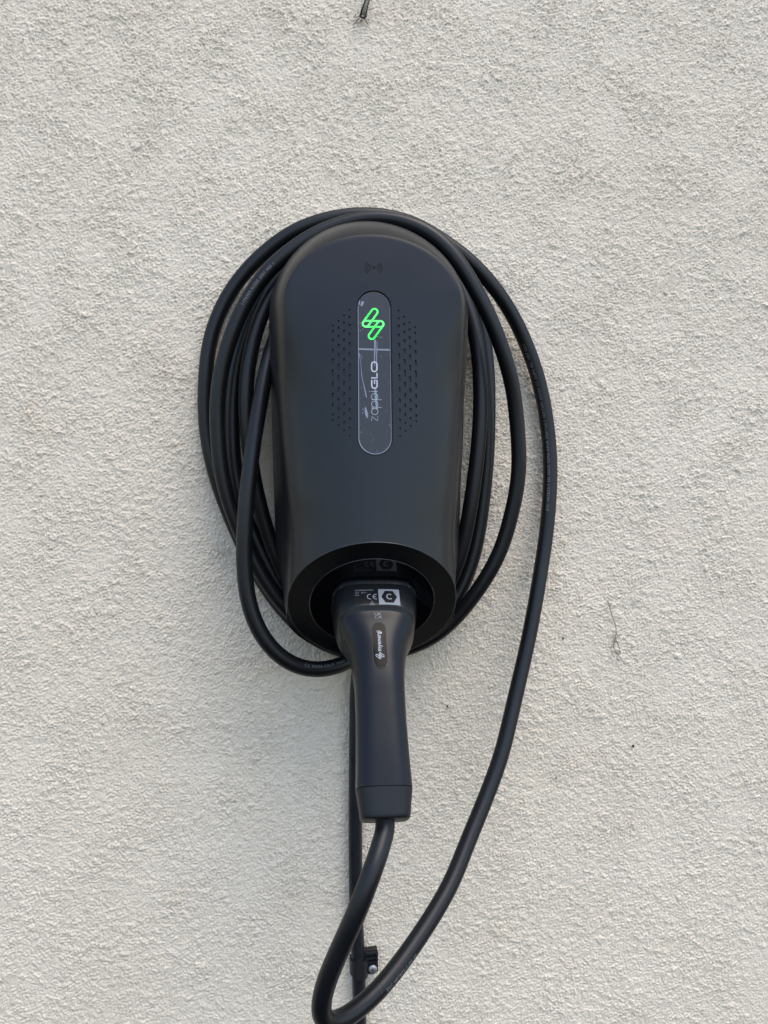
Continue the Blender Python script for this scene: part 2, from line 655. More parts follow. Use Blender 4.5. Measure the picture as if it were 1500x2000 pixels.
ARCS = []
for base in (0, math.pi):
    for rr in (0.0034, 0.0053, 0.0072):
        pts = arc_band(rr - 0.00042, rr + 0.00042, base - 0.72, base + 0.72)
        ARCS.append(pts)
        band_bm(cut, pts, icon, -0.0013, 0.002)
prism_bm(cut, [(0.0015 * math.cos(2 * math.pi * i / 16), 0.0015 * math.sin(2 * math.pi * i / 16)) for i in range(16)], icon, -0.0005, 0.002)
sym = bmesh.new()
for pts in ARCS: band_bm(sym, pts, icon, -0.0012, -0.0004)
prism_bm(sym, [(0.0014 * math.cos(2 * math.pi * i / 16), 0.0014 * math.sin(2 * math.pi * i / 16)) for i in range(16)], icon, -0.0009, -0.0003)
obj('contactless_symbol', bm_mesh('contactless_symbol', sym, smooth=False), M['ring'], shell)
cut_me = bm_mesh('cutter', cut, smooth=False)
cutter = obj('cutter', cut_me)
md = shell.modifiers.new('recess', 'BOOLEAN')
md.operation = 'DIFFERENCE'
md.solver = 'EXACT'
md.object = cutter
bpy.context.view_layer.update()
dg = bpy.context.evaluated_depsgraph_get()
new = bpy.data.meshes.new_from_object(shell.evaluated_get(dg))
print('shell faces', len(shell_me.polygons), '->', len(new.polygons))
shell.modifiers.clear()
if len(new.polygons) > len(shell_me.polygons):
    shell.data = new
bpy.data.objects.remove(cutter)
me = shell.data
me.polygons.foreach_set('use_smooth', [True] * len(me.polygons))
me.set_sharp_from_angle(angle=R(24))


def slot_mesh(hl):
    bm = bmesh.new()
    prism_bm(bm, stadium(SHW * 0.98, max(hl, SHW + 1e-5), 4), lambda x, y, n: Vector((x, -n, y)), -0.0006, 0)
    return bm_mesh('vent_slot', bm, smooth=False)


slot_cache = {}
for x, z, hl in slots:
    key = round(hl, 5)
    if key not in slot_cache:
        slot_cache[key] = slot_mesh(hl)
        slot_cache[key].materials.append(M['shell'])
    o = bpy.data.objects.new('vent_slot', slot_cache[key])
    col.objects.link(o)
    o.parent = shell
    fr = face_frame(x, z)
    c0 = fr(0, 0, -0.0014)
    xv, yv, nv = fr(1, 0, 0) - fr(0, 0, 0), fr(0, 1, 0) - fr(0, 0, 0), fr(0, 0, 1) - fr(0, 0, 0)
    mw = Matrix(((xv.x, -nv.x, yv.x, c0.x), (xv.y, -nv.y, yv.y, c0.y), (xv.z, -nv.z, yv.z, c0.z), (0, 0, 0, 1)))
    o.matrix_local = mw


def tube(pts, rad, seg=12, closed=False, caps=True):
    """round tube along points; rad may be a list"""
    n = len(pts)
    P = [Vector(q) for q in pts]
    T = []
    for i in range(n):
        a = P[(i - 1) % n] if closed or i > 0 else P[0]
        b_ = P[(i + 1) % n] if closed or i < n - 1 else P[-1]
        T.append((b_ - a).normalized())
    u = T[0].orthogonal().normalized()
    V, F = [], []
    fr = []
    for i in range(n):
        u = (u - T[i] * u.dot(T[i])).normalized()
        v = T[i].cross(u)
        fr.append((u.copy(), v))
        r = rad[i] if isinstance(rad, (list, tuple)) else rad
        for k in range(seg):
            a = 2 * math.pi * k / seg
            V.append(P[i] + (u * math.cos(a) + v * math.sin(a)) * r)
    m_ = n if closed else n - 1
    for i in range(m_):
        j = (i + 1) % n
        for k in range(seg):
            F.append((i * seg + k, i * seg + (k + 1) % seg, j * seg + (k + 1) % seg, j * seg + k))
    if not closed and caps:
        F.append(tuple(range(seg))[::-1])
        F.append(tuple((n - 1) * seg + k for k in range(seg)))
    return V, F


# --- slanted lower end: edge lip, gloss socket panel with its bead
EA = math.atan2(DSL, 1.0)      # the end plane's slope
nrm_end = Vector((0, -math.cos(math.atan(DSL)) , -math.sin(math.atan(DSL))))
nrm_end = Vector((0, -1 / math.hypot(1, DSL), -DSL / math.hypot(1, DSL)))
nrm_end = Vector((0, -1, -DSL)).normalized()
up_end = Vector((0, -DSL, 1)).normalized()
cen_end = Vector((0, -d_cut(CZ), CZ))


def endp(x, y, n): return cen_end + Vector((1, 0, 0)) * x + up_end * y + nrm_end * n


lip = []
for i in range(96):
    a = 2 * math.pi * i / 96
    zz = CZ + HZ * math.sin(a) * 0.999
    lip.append(Vector((CR * math.cos(a), -d_cut(zz), zz)) + nrm_end * -0.0002)
V, F = tube(lip, 0.00055, 8, closed=True)
part('rim_edge', mesh('rim_edge', V, F), M['lip'])
bm = bmesh.new()
prism_bm(bm, [(0.0548 * math.cos(2 * math.pi * i / 96), 0.0548 * math.sin(2 * math.pi * i / 96)) for i in range(96)], endp, -0.001, 0.0004)
panel = part('socket_panel', bm_mesh('socket_panel', bm, angle=30), M['gloss'])
V, F = tube([endp(0.0553 * math.cos(2 * math.pi * i / 96), 0.0553 * math.sin(2 * math.pi * i / 96), 0.0003) for i in range(96)], 0.00055, 8, closed=True)
o = obj('panel_bead', mesh('panel_bead', V, F), M['lip'], panel)

# --- neck that carries the shell off the wall
bm = bmesh.new()
ol = [(0.062 * math.cos(math.pi * i / 24), 0.165 + 0.062 * math.sin(math.pi * i / 24)) for i in range(25)] + \
     [(-0.050, -0.06), (-0.03, -0.075), (0.03, -0.075), (0.050, -0.06)]
prism_bm(bm, ol, lambda x, y, n: Vector((x, -n, y)), -0.002, D0 + 0.0005)
part('back_plate', bm_mesh('back_plate', bm, angle=30), M['ring'])

# --- display strip: film-covered insert with lit mark, lettering, film creases
bm = bmesh.new()
HWp, HLp = PHW - 0.0009, PHL - 0.0009
oo = stadium(HWp, HLp, 24)
ii = stadium(HWp - 0.0004, HLp - 0.0004, 24)
a = [bm.verts.new(strip(x, y, -0.0021)) for x, y in oo]
b1 = [bm.verts.new(strip(x, y, -0.0008)) for x, y in oo]
b2 = [bm.verts.new(strip(x, y, -0.0005)) for x, y in ii]
k = len(oo)
for i in range(k):
    j = (i + 1) % k
    bm.faces.new((a[i], a[j], b1[j], b1[i]))
    bm.faces.new((b1[i], b1[j], b2[j], b2[i]))
bm.faces.new(b2)
bm.faces.new(a[::-1])
display = part('display_strip', bm_mesh('display_strip', bm, smooth=False), M['film'])
FN = -0.0005


def ribbon(bm, pts, wd, to3, n, closed=False, th=0.00012):
    """flat printed stroke along a polyline, rounded at its ends"""
    k = len(pts)
    L, Rr = [], []
    for i in range(k):
        if closed: p0, p1 = pts[(i - 1) % k], pts[(i + 1) % k]
        else: p0, p1 = pts[max(0, i - 1)], pts[min(k - 1, i + 1)]
        dx, dy = p1[0] - p0[0], p1[1] - p0[1]
        l = math.hypot(dx, dy) or 1
        ww = wd[i] if isinstance(wd, (list, tuple)) else wd
        nx_, ny_ = -dy / l * ww / 2, dx / l * ww / 2
        L.append(bm.verts.new(to3(pts[i][0] + nx_, pts[i][1] + ny_, n)))
        Rr.append(bm.verts.new(to3(pts[i][0] - nx_, pts[i][1] - ny_, n)))
    for i in range(k if closed else k - 1):
        j = (i + 1) % k
        bm.faces.new((Rr[i], Rr[j], L[j], L[i]))


def flat_part(name, bm, mt, parent):
    me = bpy.data.meshes.new(name)
    bm.to_mesh(me)
    bm.free()
    return obj(name, me, mt, parent)


PX = 1 / 2310.0                     # size of one survey unit on the display, metres


def dpt(px, py): return ((px - 736) * PX, (727.5 - py) * PX)


def capsule(c0, c1, r, n=8):
    """outline round a segment"""
    ang = math.atan2(c1[1] - c0[1], c1[0] - c0[0])
    pts = []
    for i in range(n + 1):
        a_ = ang - math.pi / 2 + math.pi * i / n
        pts.append((c1[0] + r * math.cos(a_), c1[1] + r * math.sin(a_)))
    for i in range(n + 1):
        a_ = ang + math.pi / 2 + math.pi * i / n
        pts.append((c0[0] + r * math.cos(a_), c0[1] + r * math.sin(a_)))
    return pts


def mark(bm, to3, pt, n, wd):
    """three interlocked capsule outlines"""
    caps_ = [((737.0, 605.0), (719.5, 630.0), 6.1), ((719.5, 630.0), (748.5, 630.0), 6.1), ((748.5, 630.0), (731.0, 655.0), 6.1)]
    for q, (c0, c1, r) in enumerate(caps_):
        a_, b_ = pt(*c0), pt(*c1)
        rr = r * pt(1, 0)[0] - r * pt(0, 0)[0]
        ribbon(bm, capsule(a_, b_, abs(rr)), wd, to3, n + q * 0.00006, closed=True)


bm = bmesh.new()
mark(bm, strip, dpt, FN + 0.0003, 3.4 * PX)
bmesh.ops.solidify(bm, geom=bm.faces[:], thickness=0.0002)
flat_part('lit_mark', bm, M['green'], display)


def arcpts(cx, cy, r, a0, a1, n=14, ry=None):
    ry = ry or r
    return [(cx + r * math.cos(R(a0 + (a1 - a0) * i / n)), cy + ry * math.sin(R(a0 + (a1 - a0) * i / n))) for i in range(n + 1)]


def to_px(u, v):    # lettering runs up the strip: u along reading direction, v across (px units)
    return dpt(742.0 - v, 826.0 - u)


def strokes(name, lists, wd, mt):
    bm = bmesh.new()
    q = 0
    for pts, closed in lists:
        ribbon(bm, [to_px(*p_) for p_ in pts], wd * PX, strip, FN + 0.00016 + 0.00003 * q, closed)
        q = (q + 1) % 4
    return flat_part(name, bm, mt, display)


# "zappi" thin, "GLO" bold  (x-height 13)
z_ = [([(1, 12.4), (9.5, 12.4), (1, 0.6), (10, 0.6)], False)]
a_c = [(arcpts(19.2, 6.3, 6.2, 0, 360, 24)[:-1], True), ([(25.4, 12.6), (25.4, 0.2)], False)]
p_1 = [(arcpts(34.0, 6.3, 6.2, 0, 360, 24)[:-1], True), ([(27.8, 12.6), (27.8, -7)], False)]
p_2 = [(arcpts(49.2, 6.3, 6.2, 0, 360, 24)[:-1], True), ([(43.0, 12.6), (43.0, -7)], False)]
i_ = [([(59.2, 12.6), (59.2, 0.2)], False), ([(59.2, 15.4), (59.2, 16.8)], False)]
strokes('lettering', z_ + a_c + p_1 + p_2 + i_, 1.15, M['thinwhite'])
G_ = [([(82.5, 11.7)] + [(72.5, 11.7)] + arcpts(71, 6.5, 5.2, 90, 270, 10) + [(82.0, 1.3), (82.0, 6.3), (74.5, 6.3)], False)]
L_ = [([(86.5, 12.6), (86.5, 1.3), (96.5, 1.3)], False)]
O_ = [(arcpts(113.5, 6.5, 5.2, -90, 90, 10) + arcpts(104.5, 6.5, 5.2, 90, 270, 10), True)]
strokes('lettering', G_ + L_ + O_, 2.5, M['white'])

# creases and scuffs in the protective film
def scuff(pts, wd):
    bm = bmesh.new()
    ribbon(bm, [dpt(*p_) for p_ in pts], [x * PX for x in wd] if isinstance(wd, list) else wd * PX, strip, FN + 0.00008)
    flat_part('film_crease', bm, M['crease'], display)


scuff([(704.5, 681.5), (720, 681.8), (745, 682.0), (766.5, 682.2)], 3.2)
scuff([(737.5, 662), (737.2, 680), (735.8, 700), (736.5, 716)], [3.5, 3.2, 1.6, 1.2])
scuff([(741.5, 665), (741, 682), (739.8, 700), (740.5, 716)], [1.0, 1.6, 1.8, 1.2])
scuff([(737.2, 762), (738, 775), (738.8, 790), (740.5, 802)], [3.0, 5.0, 4.2, 2.0])
scuff([(706, 690), (708, 702), (709.5, 715), (711, 735)], [1.6, 0.8, 0.7, 1.2])
scuff([(711, 735), (713, 747), (716, 760), (718.5, 772), (720, 779)], [1.3, 1.2, 2.0, 2.2, 1.4])
scuff([(717.5, 798), (718.5, 806), (720, 813), (721, 820)], [2.0, 5.2, 5.6, 1.2])
scuff([(708.0, 583), (706.2, 591)], 2.6)
scuff([(714.5, 584), (713.0, 588), (710.8, 593.5)], [4.4, 5.0, 4.0])
scuff([(708.5, 693), (712, 697), (711, 701)], 0.8)
# bright rim of the film, thicker along the lower left
oo = stadium(HWp - 0.0005, HLp - 0.0005, 24)
bm = bmesh.new()
kk = len(oo)
wds = []
for (x, y) in oo:
    s_ = 0.00020 + 0.00036 * smooth01(-0.004, -0.014, x) + 0.00050 * smooth01(-0.052, -0.068, y)
    if y > 0.058: s_ = 0.00008
    wds.append(s_)
ribbon(bm, oo, wds, strip, FN + 0.00005, closed=True)
flat_part('film_edge', bm, M['crease'], display)


# ------------------------------------------------------------------ text helper
def text_bm(body, size, spacing=1.0):
    cu = bpy.data.curves.new('t', 'FONT')
    cu.body = body
    cu.size = size
    cu.space_character = spacing
    cu.resolution_u = 2
    ob = bpy.data.objects.new('t', cu)
    col.objects.link(ob)
    bpy.context.view_layer.update()
    dg = bpy.context.evaluated_depsgraph_get()
    me = bpy.data.meshes.new_from_object(ob.evaluated_get(dg))
    bm = bmesh.new()
    bm.from_mesh(me)
    bpy.data.objects.remove(ob)
    bpy.data.curves.remove(cu)
    bpy.data.meshes.remove(me)
    return bm


def split_long(bm, L):
    for _ in range(4):
        es = [e for e in bm.edges if e.calc_length() > L]
        if not es: break
        bmesh.ops.subdivide_edges(bm, edges=es, cuts=1)
        bmesh.ops.triangulate(bm, faces=bm.faces[:])


# ------------------------------------------------------------------ charging cable with its plug
cable = empty('charging_cable', at(740, 1275, 0.03))
tag(cable, 'thick black charging cable coiled round the charger with its plug parked in the socket', 'cable')


def cpart(name, me, mt, parent=cable):
    o = obj(name, me, mt, parent)
    if parent is cable: o.matrix_parent_inverse = Matrix.Translation(cable.location).inverted()
    return o


CRAD = 0.0073
PAX = 0.0012                         # plug axis sits a touch right of the charger's axis


AX0, AX1 = math.atan(DSL), R(62)      # the handle droops from the socket's axis


def ax_ang(s): return AX0 + (AX1 - AX0) * smooth01(0.035, 0.110, s)


AXT = [(0.0, 0.0)]
for _i in range(1, 600):
    _a = ax_ang((_i - 0.5) * 0.0005)
    AXT.append((AXT[-1][0] + math.cos(_a) * 0.0005, AXT[-1][1] - math.sin(_a) * 0.0005))


def plug_pt(x, v, s):
    """x across, v towards the upper side, s along the plug from the socket"""
    a = ax_ang(max(0.0, s))
    if s < 0: dd, dz = math.cos(a) * s, -math.sin(a) * s
    else:
        i = min(598, int(s / 0.0005))
        f = s / 0.0005 - i
        dd = AXT[i][0] * (1 - f) + AXT[i + 1][0] * f
        dz = AXT[i][1] * (1 - f) + AXT[i + 1][1] * f
    dd += v * math.sin(a)
    dz += v * math.cos(a)
    return cen_end + Vector((x + PAX + s * 0.006, -dd, dz))


path_px = [
    # leaves the charger's underside, swings out to the lower left and up (front strand)
    (728, 1238, .030), (715, 1268, .038), (690, 1288, .050), (655, 1304, .060), (612, 1310, .068), (562, 1295, .074), (517, 1252, .078),
    (488, 1190, .080), (477, 1110, .080), (478, 1030, .080), (484, 950, .078), (494, 870, .074), (507, 790, .066),
    (522, 715, .052), (545, 640, .030), (590, 555, .022), (650, 500, .022), (735, 480, .022), (820, 510, .022), (870, 600, .022),
    (890, 750, .022), (888, 900, .022), (870, 1060, .022), (830, 1170, .020), (760, 1225, .018), (680, 1220, .020),
    (600, 1185, .022), (553, 1118, .025), (529, 1060, .028), (509, 995, .032), (494, 925, .036), (485, 860, .040), (480, 790, .042),
    (484, 715, .042), (500, 645, .040), (528, 575, .034), (580, 510, .028), (650, 468, .024), (735, 455, .022), (815, 475, .022), (875, 525, .024),
    (912, 595, .030), (930, 660, .036), (938, 740, .042), (938, 820, .044), (931, 900, .044), (917, 1000, .042), (897, 1090, .036),
    (860, 1170, .028), (800, 1230, .020), (735, 1252, .018), (665, 1238, .020),
    (600, 1208, .020), (545, 1145, .020), (510, 1080, .020), (480, 1010, .020), (462, 940, .020), (454, 860, .021), (454, 785, .022),
    (462, 715, .024), (479, 650, .026), (508, 587, .026), (555, 525, .024), (620, 475, .020), (690, 448, .016), (740, 440, .014), (810, 452, .014), (870, 490, .014),
    (918, 560, .014), (942, 640, .016), (952, 720, .018), (954, 800, .020), (952, 880, .020), (943, 980, .020), (924, 1090, .020),
    (890, 1170, .020), (830, 1240, .020), (760, 1270, .024), (680, 1266, .028), (620, 1242, .032),
    (560, 1190, .034), (515, 1130, .036), (478, 1060, .038), (450, 990, .040), (432, 920, .042), (425, 850, .044), (424, 780, .046),
    (434, 715, .048), (450, 658, .050), (469, 612, .050), (493, 568, .050), (526, 525, .050), (570, 487, .050), (612, 459, .050),
    (665, 437, .050), (705, 428, .051), (745, 426, .053), (795, 435, .057), (845, 458, .062), (885, 496, .066), (918, 546, .068), (950, 605, .069), (975, 665, .066), (993, 720, .062), (1004, 770, .057),
    (1011, 840, .052), (1014, 885, .050), (1013, 930, .048), (1006, 975, .046), (995, 1020, .044), (982, 1065, .042), (961, 1110, .040), (932, 1155, .036),
    (897, 1200, .030), (850, 1243, .024), (795, 1267, .016), (735, 1280, .012), (670, 1272, .012), (612, 1246, .012),
    (558, 1198, .013), (510, 1132, .013), (472, 1060, .013), (440, 985, .012), (417, 915, .012), (404, 850, .012), (400, 790, .012), (402, 730, .012), (409, 668, .012), (430, 606, .013),
    (456, 560, .014), (494, 514, .016), (545, 470, .018), (583, 447, .021), (634, 429, .023), (698, 419, .025), (745, 421, .026), (790, 430, .027), (822, 443, .027), (860, 467, .027), (910, 502, .026),
    (949, 541, .025), (975, 574, .024), (1001, 615, .020), (1027, 670, .016), (1051, 738, .013), (1066, 810, .012), (1073, 870, .013), (1075, 930, .015), (1072, 990, .018), (1066, 1050, .022), (1057, 1110, .027),
    (1047, 1170, .034), (1036, 1230, .040), (1023, 1290, .047), (1009, 1350, .055), (994, 1415, .065), (979, 1476, .075), (959, 1532, .085),
    (936, 1590, .097), (911, 1650, .111), (884, 1720, .128), (853, 1776, .143), (817, 1832, .158), (777, 1888, .174), (752, 1920, .184), (724, 1950, .194), (690, 1978, .205), (658, 2000, .216),
    (632, 2008, .222), (623, 1985, .226), (628, 1945, .230), (641, 1905, .233), (661, 1860, .236),
    (686, 1806, .239), (705, 1763, .240), (720, 1722, .238), (737, 1672, .231),
]
ctrl = [at(*q) for q in path_px] + [plug_pt(0, 0, 0.196), plug_pt(0, 0, 0.184), plug_pt(0, 0, 0.172)]


def resample(ctrl, step):
    P = np.array([tuple(q) for q in ctrl])
    P = np.vstack([2 * P[0] - P[1], P, 2 * P[-1] - P[-2]])
    out = []
    for i in range(1, len(P) - 2):
        p0, p1, p2, p3 = P[i - 1], P[i], P[i + 1], P[i + 2]
        t0 = 0
        t1 = t0 + np.linalg.norm(p1 - p0) ** 0.5
        t2 = t1 + np.linalg.norm(p2 - p1) ** 0.5
        t3 = t2 + np.linalg.norm(p3 - p2) ** 0.5
        for t in np.linspace(t1, t2, 16, endpoint=False):
            A1 = (t1 - t) / (t1 - t0) * p0 + (t - t0) / (t1 - t0) * p1
            A2 = (t2 - t) / (t2 - t1) * p1 + (t - t1) / (t2 - t1) * p2
            A3 = (t3 - t) / (t3 - t2) * p2 + (t - t2) / (t3 - t2) * p3
            B1 = (t2 - t) / (t2 - t0) * A1 + (t - t0) / (t2 - t0) * A2
            B2 = (t3 - t) / (t3 - t1) * A2 + (t - t1) / (t3 - t1) * A3
            out.append((t2 - t) / (t2 - t1) * B1 + (t - t1) / (t2 - t1) * B2)
    out.append(P[-2])
    out = np.array(out)
    s = np.concatenate([[0], np.cumsum(np.linalg.norm(np.diff(out, axis=0), axis=1))])
    ss = np.arange(0, s[-1], step)
    Q = np.stack([np.interp(ss, s, out[:, k]) for k in range(3)], 1)
    # stiff rubber: even the bends out
    g = np.exp(-0.5 * (np.arange(-12, 13) / 4.5) ** 2)
    g /= g.sum()
    pad = np.vstack([np.repeat(Q[:1], 12, 0), Q, np.repeat(Q[-1:], 12, 0)])
    Qs = np.stack([np.convolve(pad[:, k], g, 'valid') for k in range(3)], 1)
    wgt = np.ones(len(Q))
    wgt[-12:] = np.linspace(1, 0, 12)
    wgt[:12] = np.linspace(0, 1, 12)
    return Q * (1 - wgt[:, None]) + Qs * wgt[:, None]


STEP = 0.003
CP = resample(ctrl, STEP)
V, F = tube([Vector(q) for q in CP], CRAD, 28)
sheath = cpart('sheath', mesh('sheath', V, F), M['sheath'])


# --- printing along the sheath
def nearest(px, py, lo=0.0, hi=1.0):
    q0 = at(px, py, 0.0)
    n = len(CP)
    best, bi = 1e9, 0
    for i in range(int(n * lo), int(n * hi)):
        d = D + CP[i][1]
        qq = at(px, py, -CP[i][1])
        e = (Vector(CP[i]) - qq).length
        if e < best: best, bi = e, i
    return bi * STEP


def cable_text(body, s0, ang0, ang1, size=0.0040, lo=0, hi=0):
    """text running back along the cable from arc position s0; angle turns it round the sheath"""
    bm = text_bm(body, size, 1.12)
    split_long(bm, 0.0012)
    xs = [v.co.x for v in bm.verts]
    x1 = max(xs)
    ymid = size * 0.33
    n = len(CP)
    for v in bm.verts:
        s = s0 - v.co.x
        i = max(1, min(n - 2, int(s / STEP)))
        f = s / STEP - i
        c = Vector(CP[i] * (1 - f) + CP[min(n - 1, i + 1)] * f)
        T = -Vector(CP[i + 1] - CP[i - 1]).normalized()
        N = (CAM - c)
        N = (N - T * N.dot(T)).normalized()
        U = N.cross(T)
        an = ang0 + (ang1 - ang0) * v.co.x / x1 + (v.co.y - ymid) / CRAD
        v.co = c + (N * math.cos(an) + U * math.sin(an)) * (CRAD + 0.00012)
    me = bpy.data.meshes.new('printed_text')
    bm.to_mesh(me)
    bm.free()
    obj('printed_text', me, M['print'], sheath)


LINE = "EVC H07BZ5-F EN 50620 KEMA-KEUR 3G6+1x0.5 450/750V VOLEX CC 62893 IEC 1007 CC1"
cable_text(LINE, nearest(1076, 1002, 0.6, 1.0), 0.15, 0.35)
cable_text("1 004 1007 39574 V059611", nearest(441, 716, 0.5, 0.8) + 0.108, -0.2, -0.35)
cable_text("CC KEMA-KEUR 3G6+", nearest(598, 1306, 0.0, 0.1) + 0.004, 0.35, 0.3)
cable_text("EVC H07BZ5-F EN 50", nearest(742, 1932, 0.9, 1.0), -0.75, -0.95, size=0.0036)

# --- plug
SS = [0.0, .010, .020, .028, .036, .05, .06, .07, .08, .09, .11, .13, .15, .1644]
HW = [.0366, .0364, .0354, .0334, .0308, .0263, .0238, .0218, .0207, .0200, .0198, .0202, .0208, .0213]


def plug_hw(s): return interp(s, SS, HW)


def plug_top(s):
    return interp(s, [0, .020, .0285, .0318, .042, .055, .075, .10, .1644], [.0300, .0300, .0298, .0264, .0254, .0236, .0203, .0185, .0190])


def plug_bot(s): return interp(s, [0, .03, .06, .10, .1644], [-.033, -.031, -.024, -.0195, -.0195])


def plug_n(s): return interp(s, [0, .03, .06, .10, .1644], [3.6, 3.4, 2.6, 3.2, 3.4])


def warp(s, x, hw, up):
    """the shoulder line arches back round the sides"""
    k = min(1.0, abs(x) / max(hw, 1e-6))
    wgt = math.exp(-((s - 0.033) / 0.014) ** 2)
    return s + 0.0045 * (k ** 3) * wgt


def plug_section(s, n_seg=72):
    hw, vt, vb, n = plug_hw(s), plug_top(s), plug_bot(s), plug_n(s)
    cv, hv = (vt + vb) / 2, (vt - vb) / 2
    pts = []
    for k in range(n_seg):
        a = 2 * math.pi * k / n_seg
        c_, s_ = math.cos(a), math.sin(a)
        x = hw * math.copysign(abs(c_) ** (2 / n), c_)
        v = cv + hv * math.copysign(abs(s_) ** (2 / n), s_)
        pts.append((x, v))
    return pts


def plug_surf(x, s):
    hw, vt, vb, n = plug_hw(s), plug_top(s), plug_bot(s), plug_n(s)
    cv, hv = (vt + vb) / 2, (vt - vb) / 2
    return cv + hv * max(0.0, 1 - min(1, abs(x) / hw) ** n) ** (1 / n)


def loft(stations, sec, n_seg, w=True, cap0=True, cap1=True):
    V, F = [], []
    for s in stations:
        pts = sec(s)
        hw = max(abs(p_[0]) for p_ in pts)
        for x, v in pts:
            ss_ = warp(s, x, hw, v) if w else s
            V.append(plug_pt(x, v, ss_))
    for i in range(len(stations) - 1):
        for k in range(n_seg):
            F.append((i * n_seg + k, i * n_seg + (k + 1) % n_seg, (i + 1) * n_seg + (k + 1) % n_seg, (i + 1) * n_seg + k))
    if cap0: F.append(tuple(range(n_seg)))
    if cap1: F.append(tuple((len(stations) - 1) * n_seg + k for k in range(n_seg))[::-1])
    return V, F


st = [0.0052 + 0.0] + [0.0056 + (0.1644 - 0.0056) * i / 118 for i in range(119)]
V, F = loft(st, plug_section, 72)
bm = bmesh.new()
bm.from_mesh(mesh('tmp', V, F))
plug = cpart('plug', bm_mesh('plug', bm, angle=50), M['plug'])


def sec_scaled(sf):
    def f(s):
        k, s0 = sf(s)
        return [(x * k, (v) * k) for x, v in plug_section(s0)]
    return f


V, F = loft([-0.0005, 0.0030, 0.0042, 0.0046], sec_scaled(lambda s: ((1.012 if s < 0.004 else 0.985), 0.002)), 72, w=False)
bm = bmesh.new()
bm.from_mesh(mesh('tmp', V, F))
obj('collar', bm_mesh('collar', bm, angle=40), M['plug'], plug)
cap_st = [0.1647, 0.1651, 0.169, 0.174, 0.179, 0.1835, 0.1853, 0.1862, 0.1866]
cap_k = dict(zip(cap_st, (.985, 1.004, .975, .943, .912, .886, .868, .835, .80)))
V, F = loft(cap_st, lambda s: [(x * cap_k[s], (v - 0.0) * cap_k[s]) for x, v in plug_section(0.1644)], 72, w=False)
bm = bmesh.new()
bm.from_mesh(mesh('tmp', V, F))
obj('end_cap', bm_mesh('end_cap', bm, angle=45), M['rubber'], plug)


# --- badge and prints on the plug
def on_plug(x, s, h=0.00018): return plug_pt(x, plug_surf(x, s) + h, s)


def plug_s(py, v=0.03):
    """distance along the plug at which its upper surface shows at a survey row"""
    lo, hi = 0.0, 0.2
    for _ in range(40):
        mid = (lo + hi) / 2
        q = plug_pt(0, plug_surf(0, mid), mid)
        yy = 1000 - 1500 * q.z / ((q - CAM).dot(Vector((math.sin(YAW), math.cos(YAW), 0))))
        if yy < py: lo = mid
        else: hi = mid
    return mid


def plug_x(px, s):
    q = plug_pt(0, plug_surf(0, s), s)
    dep = (q - CAM).dot(Vector((math.sin(YAW), math.cos(YAW), 0)))
    cx = 750 + 1500 * (q - CAM).dot(Vector((math.cos(YAW), -math.sin(YAW), 0))) / dep
    return (px - cx) * dep / 1500


def plug_text(name, body, x, s, size, mt, vert=False, sx=1.0):
    """print on the plug's upper side; vert: reads up the plug towards the socket"""
    bm = text_bm(body, size)
    split_long(bm, 0.002)
    for v in bm.verts:
        a, b_ = v.co.x * sx, v.co.y
        if vert: xx, ss_ = x - b_, s - a
        else: xx, ss_ = x + a, s - b_
        v.co = on_plug(xx, ss_)
    me = bpy.data.meshes.new(name)
    bm.to_mesh(me)
    bm.free()
    obj(name, me, mt, plug)


def plug_patch(name, inside, outline_holes, mt, h=0.00015):
    pass


sa, sb = plug_s(1151), plug_s(1181)
xa, xb = plug_x(739.5, (sa + sb) / 2), plug_x(781, (sa + sb) / 2)
# grey rectangle with a dark hexagon and the letter C
bm = bmesh.new()
gn = 12
gv = [[bm.verts.new(on_plug(xa + (xb - xa) * i / gn, sa + (sb - sa) * j / 6, 0.00015)) for i in range(gn + 1)] for j in range(7)]
for j in range(6):
    for i in range(gn):
        bm.faces.new((gv[j + 1][i], gv[j + 1][i + 1], gv[j][i + 1], gv[j][i]))
flat_part('rating_label', bm, M['label'], plug)
xc, sc = (xa + xb) / 2, (sa + sb) / 2
hr = (xb - xa) * 0.375
hs = (sb - sa) * 0.38
bm = bmesh.new()
cvt = bm.verts.new(on_plug(xc, sc, 0.00026))
hexo = [(1, 0), (.5, 1), (-.5, 1), (-1, 0), (-.5, -1), (.5, -1)]
ring_ = []
for i in range(6):
    for q in range(4):
        a0, a1 = hexo[i], hexo[(i + 1) % 6]
        ring_.append(bm.verts.new(on_plug(xc + hr * (a0[0] + (a1[0] - a0[0]) * q / 4), sc + hs * (a0[1] + (a1[1] - a0[1]) * q / 4), 0.00026)))
for i in range(24): bm.faces.new((cvt, ring_[i], ring_[(i + 1) % 24]))
flat_part('hexagon', bm, M['plug'], plug)


def plug_strokes(name, lists, wd, mt, h=0.00036):
    bm = bmesh.new()
    for pts, closed in lists:
        ribbon(bm, pts, wd, lambda x, y, n: on_plug(x, y, n), h, closed)
    return flat_part(name, bm, mt, plug)


def s_arc(cx, cs, rx, rs, a0, a1, n=16):
    return [(cx + rx * math.cos(R(a0 + (a1 - a0) * i / n)), cs - rs * math.sin(R(a0 + (a1 - a0) * i / n))) for i in range(n + 1)]


plug_strokes('lettering', [(s_arc(xc + 0.0003, sc, 0.0023, 0.0027, 48, 312), False)], 0.0011, M['label'])
